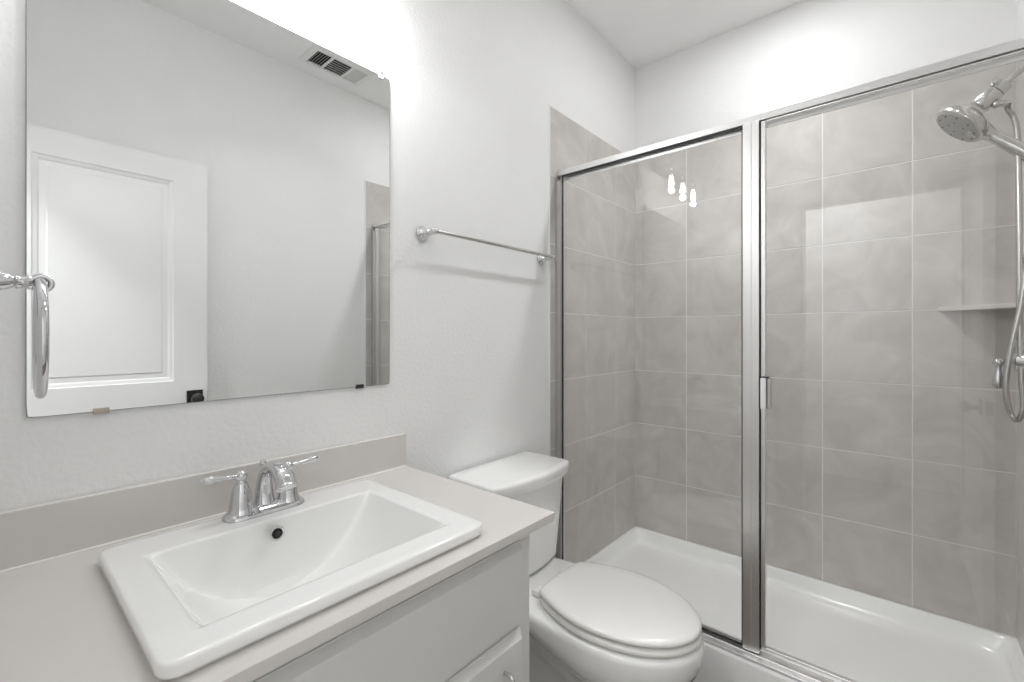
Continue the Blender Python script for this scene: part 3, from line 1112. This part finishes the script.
downlight(-0.55, -0.80, SHOWER_W, 'round recessed ceiling light over the shower', 0.15, 180, SHOWER_BEAM_W)
downlight(-1.42, -0.85, CENTER_FILL_W, 'added round ceiling fill light over the middle of the bathroom', 0.15, 110)  # added fill light, unseen; lifts the counter, toilet lid and sink
downlight(-3.35, -0.70, HALL_W, 'round recessed ceiling light in the hall outside the doorway', 0.4)

# ------------------------------------------------------------------ ceiling air vent
def make_vent():
    cx, cy = -1.165, -1.315
    hx, hy = 0.185, 0.105
    t = thing('air_vent', 'white rectangular louvred air vent on the ceiling', 'vent', (cx, cy, H))
    z = H - 0.0006
    b = nb()
    def lp(dx, dy, zz):
        return [(cx - dx, cy - dy, zz), (cx + dx, cy - dy, zz), (cx + dx, cy + dy, zz), (cx - dx, cy + dy, zz)]
    loft(b, [lp(hx, hy, z), lp(hx, hy, z - 0.003), lp(hx - 0.02, hy - 0.02, z - 0.011), lp(hx - 0.033, hy - 0.033, z - 0.011), lp(hx - 0.035, hy - 0.035, z - 0.002)], cap0=False, cap1=False)
    secs = [(-hx + 0.036, -0.068), (-0.056, 0.056), (0.068, hx - 0.036)]
    for a, c in ((-0.068, -0.056), (0.056, 0.068)):
        box(b, cx + a, cx + c, cy - hy + 0.035, cy + hy - 0.035, z - 0.011, z - 0.003)
    obj('frame', b, M['trim'], t, smooth=0)
    obj('cavity', box(nb(), cx - hx + 0.036, cx + hx - 0.036, cy - hy + 0.036, cy + hy - 0.036, z - 0.0018, z - 0.0006), M['dark'], t, smooth=0)
    for q, (a, c) in enumerate(secs):
        b = nb()
        tilt = (1, 0, -1)[q]
        if q == 1:
            k = 7
            for i in range(k):
                y = cy - hy + 0.040 + (2 * hy - 0.080) * i / (k - 1)
                loft(b, [[(cx + a, y - 0.0005, z - 0.010), (cx + a, y + 0.0007, z - 0.010), (cx + a, y - 0.0033, z - 0.003), (cx + a, y - 0.0045, z - 0.003)],
                         [(cx + c, y - 0.0005, z - 0.010), (cx + c, y + 0.0007, z - 0.010), (cx + c, y - 0.0033, z - 0.003), (cx + c, y - 0.0045, z - 0.003)]])
        else:
            k = 6
            for i in range(k):
                x = cx + a + 0.004 + (c - a - 0.008) * i / (k - 1)
                s = 0.006 * tilt
                y0, y1 = cy - hy + 0.036, cy + hy - 0.036
                loft(b, [[(x - 0.0007, y, z - 0.010), (x + 0.0007, y, z - 0.010), (x + 0.0007 + s, y, z - 0.003), (x - 0.0007 + s, y, z - 0.003)] for y in (y0, y1)])
        obj('louvres', b, M['trim'], t, smooth=0)


make_vent()

# ------------------------------------------------------------------ bathroom door, standing open along the right wall
def make_door():
    xh, xf = XN + 0.004, -1.784
    yf, yb = -1.452, -1.486
    z0, z1 = 0.012, 2.083
    t = tag(bpy.data.objects.new('door_1', None), kind='structure')
    C.objects.link(t)
    t.location = (xh, yb, 0)
    b = nb()
    panels = [(-2.392, -1.922, 1.018, 1.975), (-2.392, -1.922, 0.235, 0.815)]
    xs = [xh, -2.392, -1.922, xf]
    zs = [z0, 0.235, 0.815, 1.018, 1.975, z1]
    for side in (0, 1):
        y = yf if side == 0 else yb
        s = -1 if side == 0 else 1
        for i in range(3):
            for j in range(5):
                pan = (i == 1 and j in (1, 3))
                p = [(xs[i], zs[j]), (xs[i + 1], zs[j]), (xs[i + 1], zs[j + 1]), (xs[i], zs[j + 1])]
                if not pan:
                    b.faces.new([b.verts.new((x, y, z)) for x, z in p])
                else:
                    x0, x1, za, zb = xs[1], xs[2], zs[j], zs[j + 1]
                    def lp(d, e):
                        return [(x0 + d, y + s * e, za + d), (x1 - d, y + s * e, za + d), (x1 - d, y + s * e, zb - d), (x0 + d, y + s * e, zb - d)]
                    loft(b, [lp(0, 0), lp(0.004, 0.004), (lp(0.016, 0.007)), lp(0.022, 0.011), lp(0.042, 0.011), lp(0.047, 0.008)], cap0=False, cap1=True)
    for (a, c) in (((xh, z0), (xf, z0)), ((xf, z0), (xf, z1)), ((xf, z1), (xh, z1)), ((xh, z1), (xh, z0))):
        b.faces.new([b.verts.new(p) for p in ((a[0], yf, a[1]), (c[0], yf, c[1]), (c[0], yb, c[1]), (a[0], yb, a[1]))])
    bmesh.ops.remove_doubles(b, verts=b.verts, dist=1e-5)
    obj('door_leaf', b, M['door'], t, smooth=0)
    kx, kz = -1.838, 0.935
    b = nb()
    box(b, kx - 0.034, kx + 0.034, yf + 0.0004, yf + 0.008, kz - 0.034, kz + 0.034)
    h = obj('door_rosette', b, M['blackmetal'], t, bevel=0.003)
    b = nb()
    lathe(b, (kx, yf + 0.0082, kz - 0.005), (0, 1, 0), [(0.012, 0), (0.011, 0.02), (0.012, 0.026), (0.024, 0.032), (0.027, 0.042), (0.025, 0.052), (0.015, 0.058), (0.0, 0.06)], 28)
    obj('door_knob', b, M['blackmetal'], h)
    b = nb()
    box(b, xf + 0.0003, xf + 0.0022, yb + 0.005, yf - 0.005, kz - 0.028, kz + 0.028)
    obj('latch_plate', b, M['blackmetal'], t)


make_door()
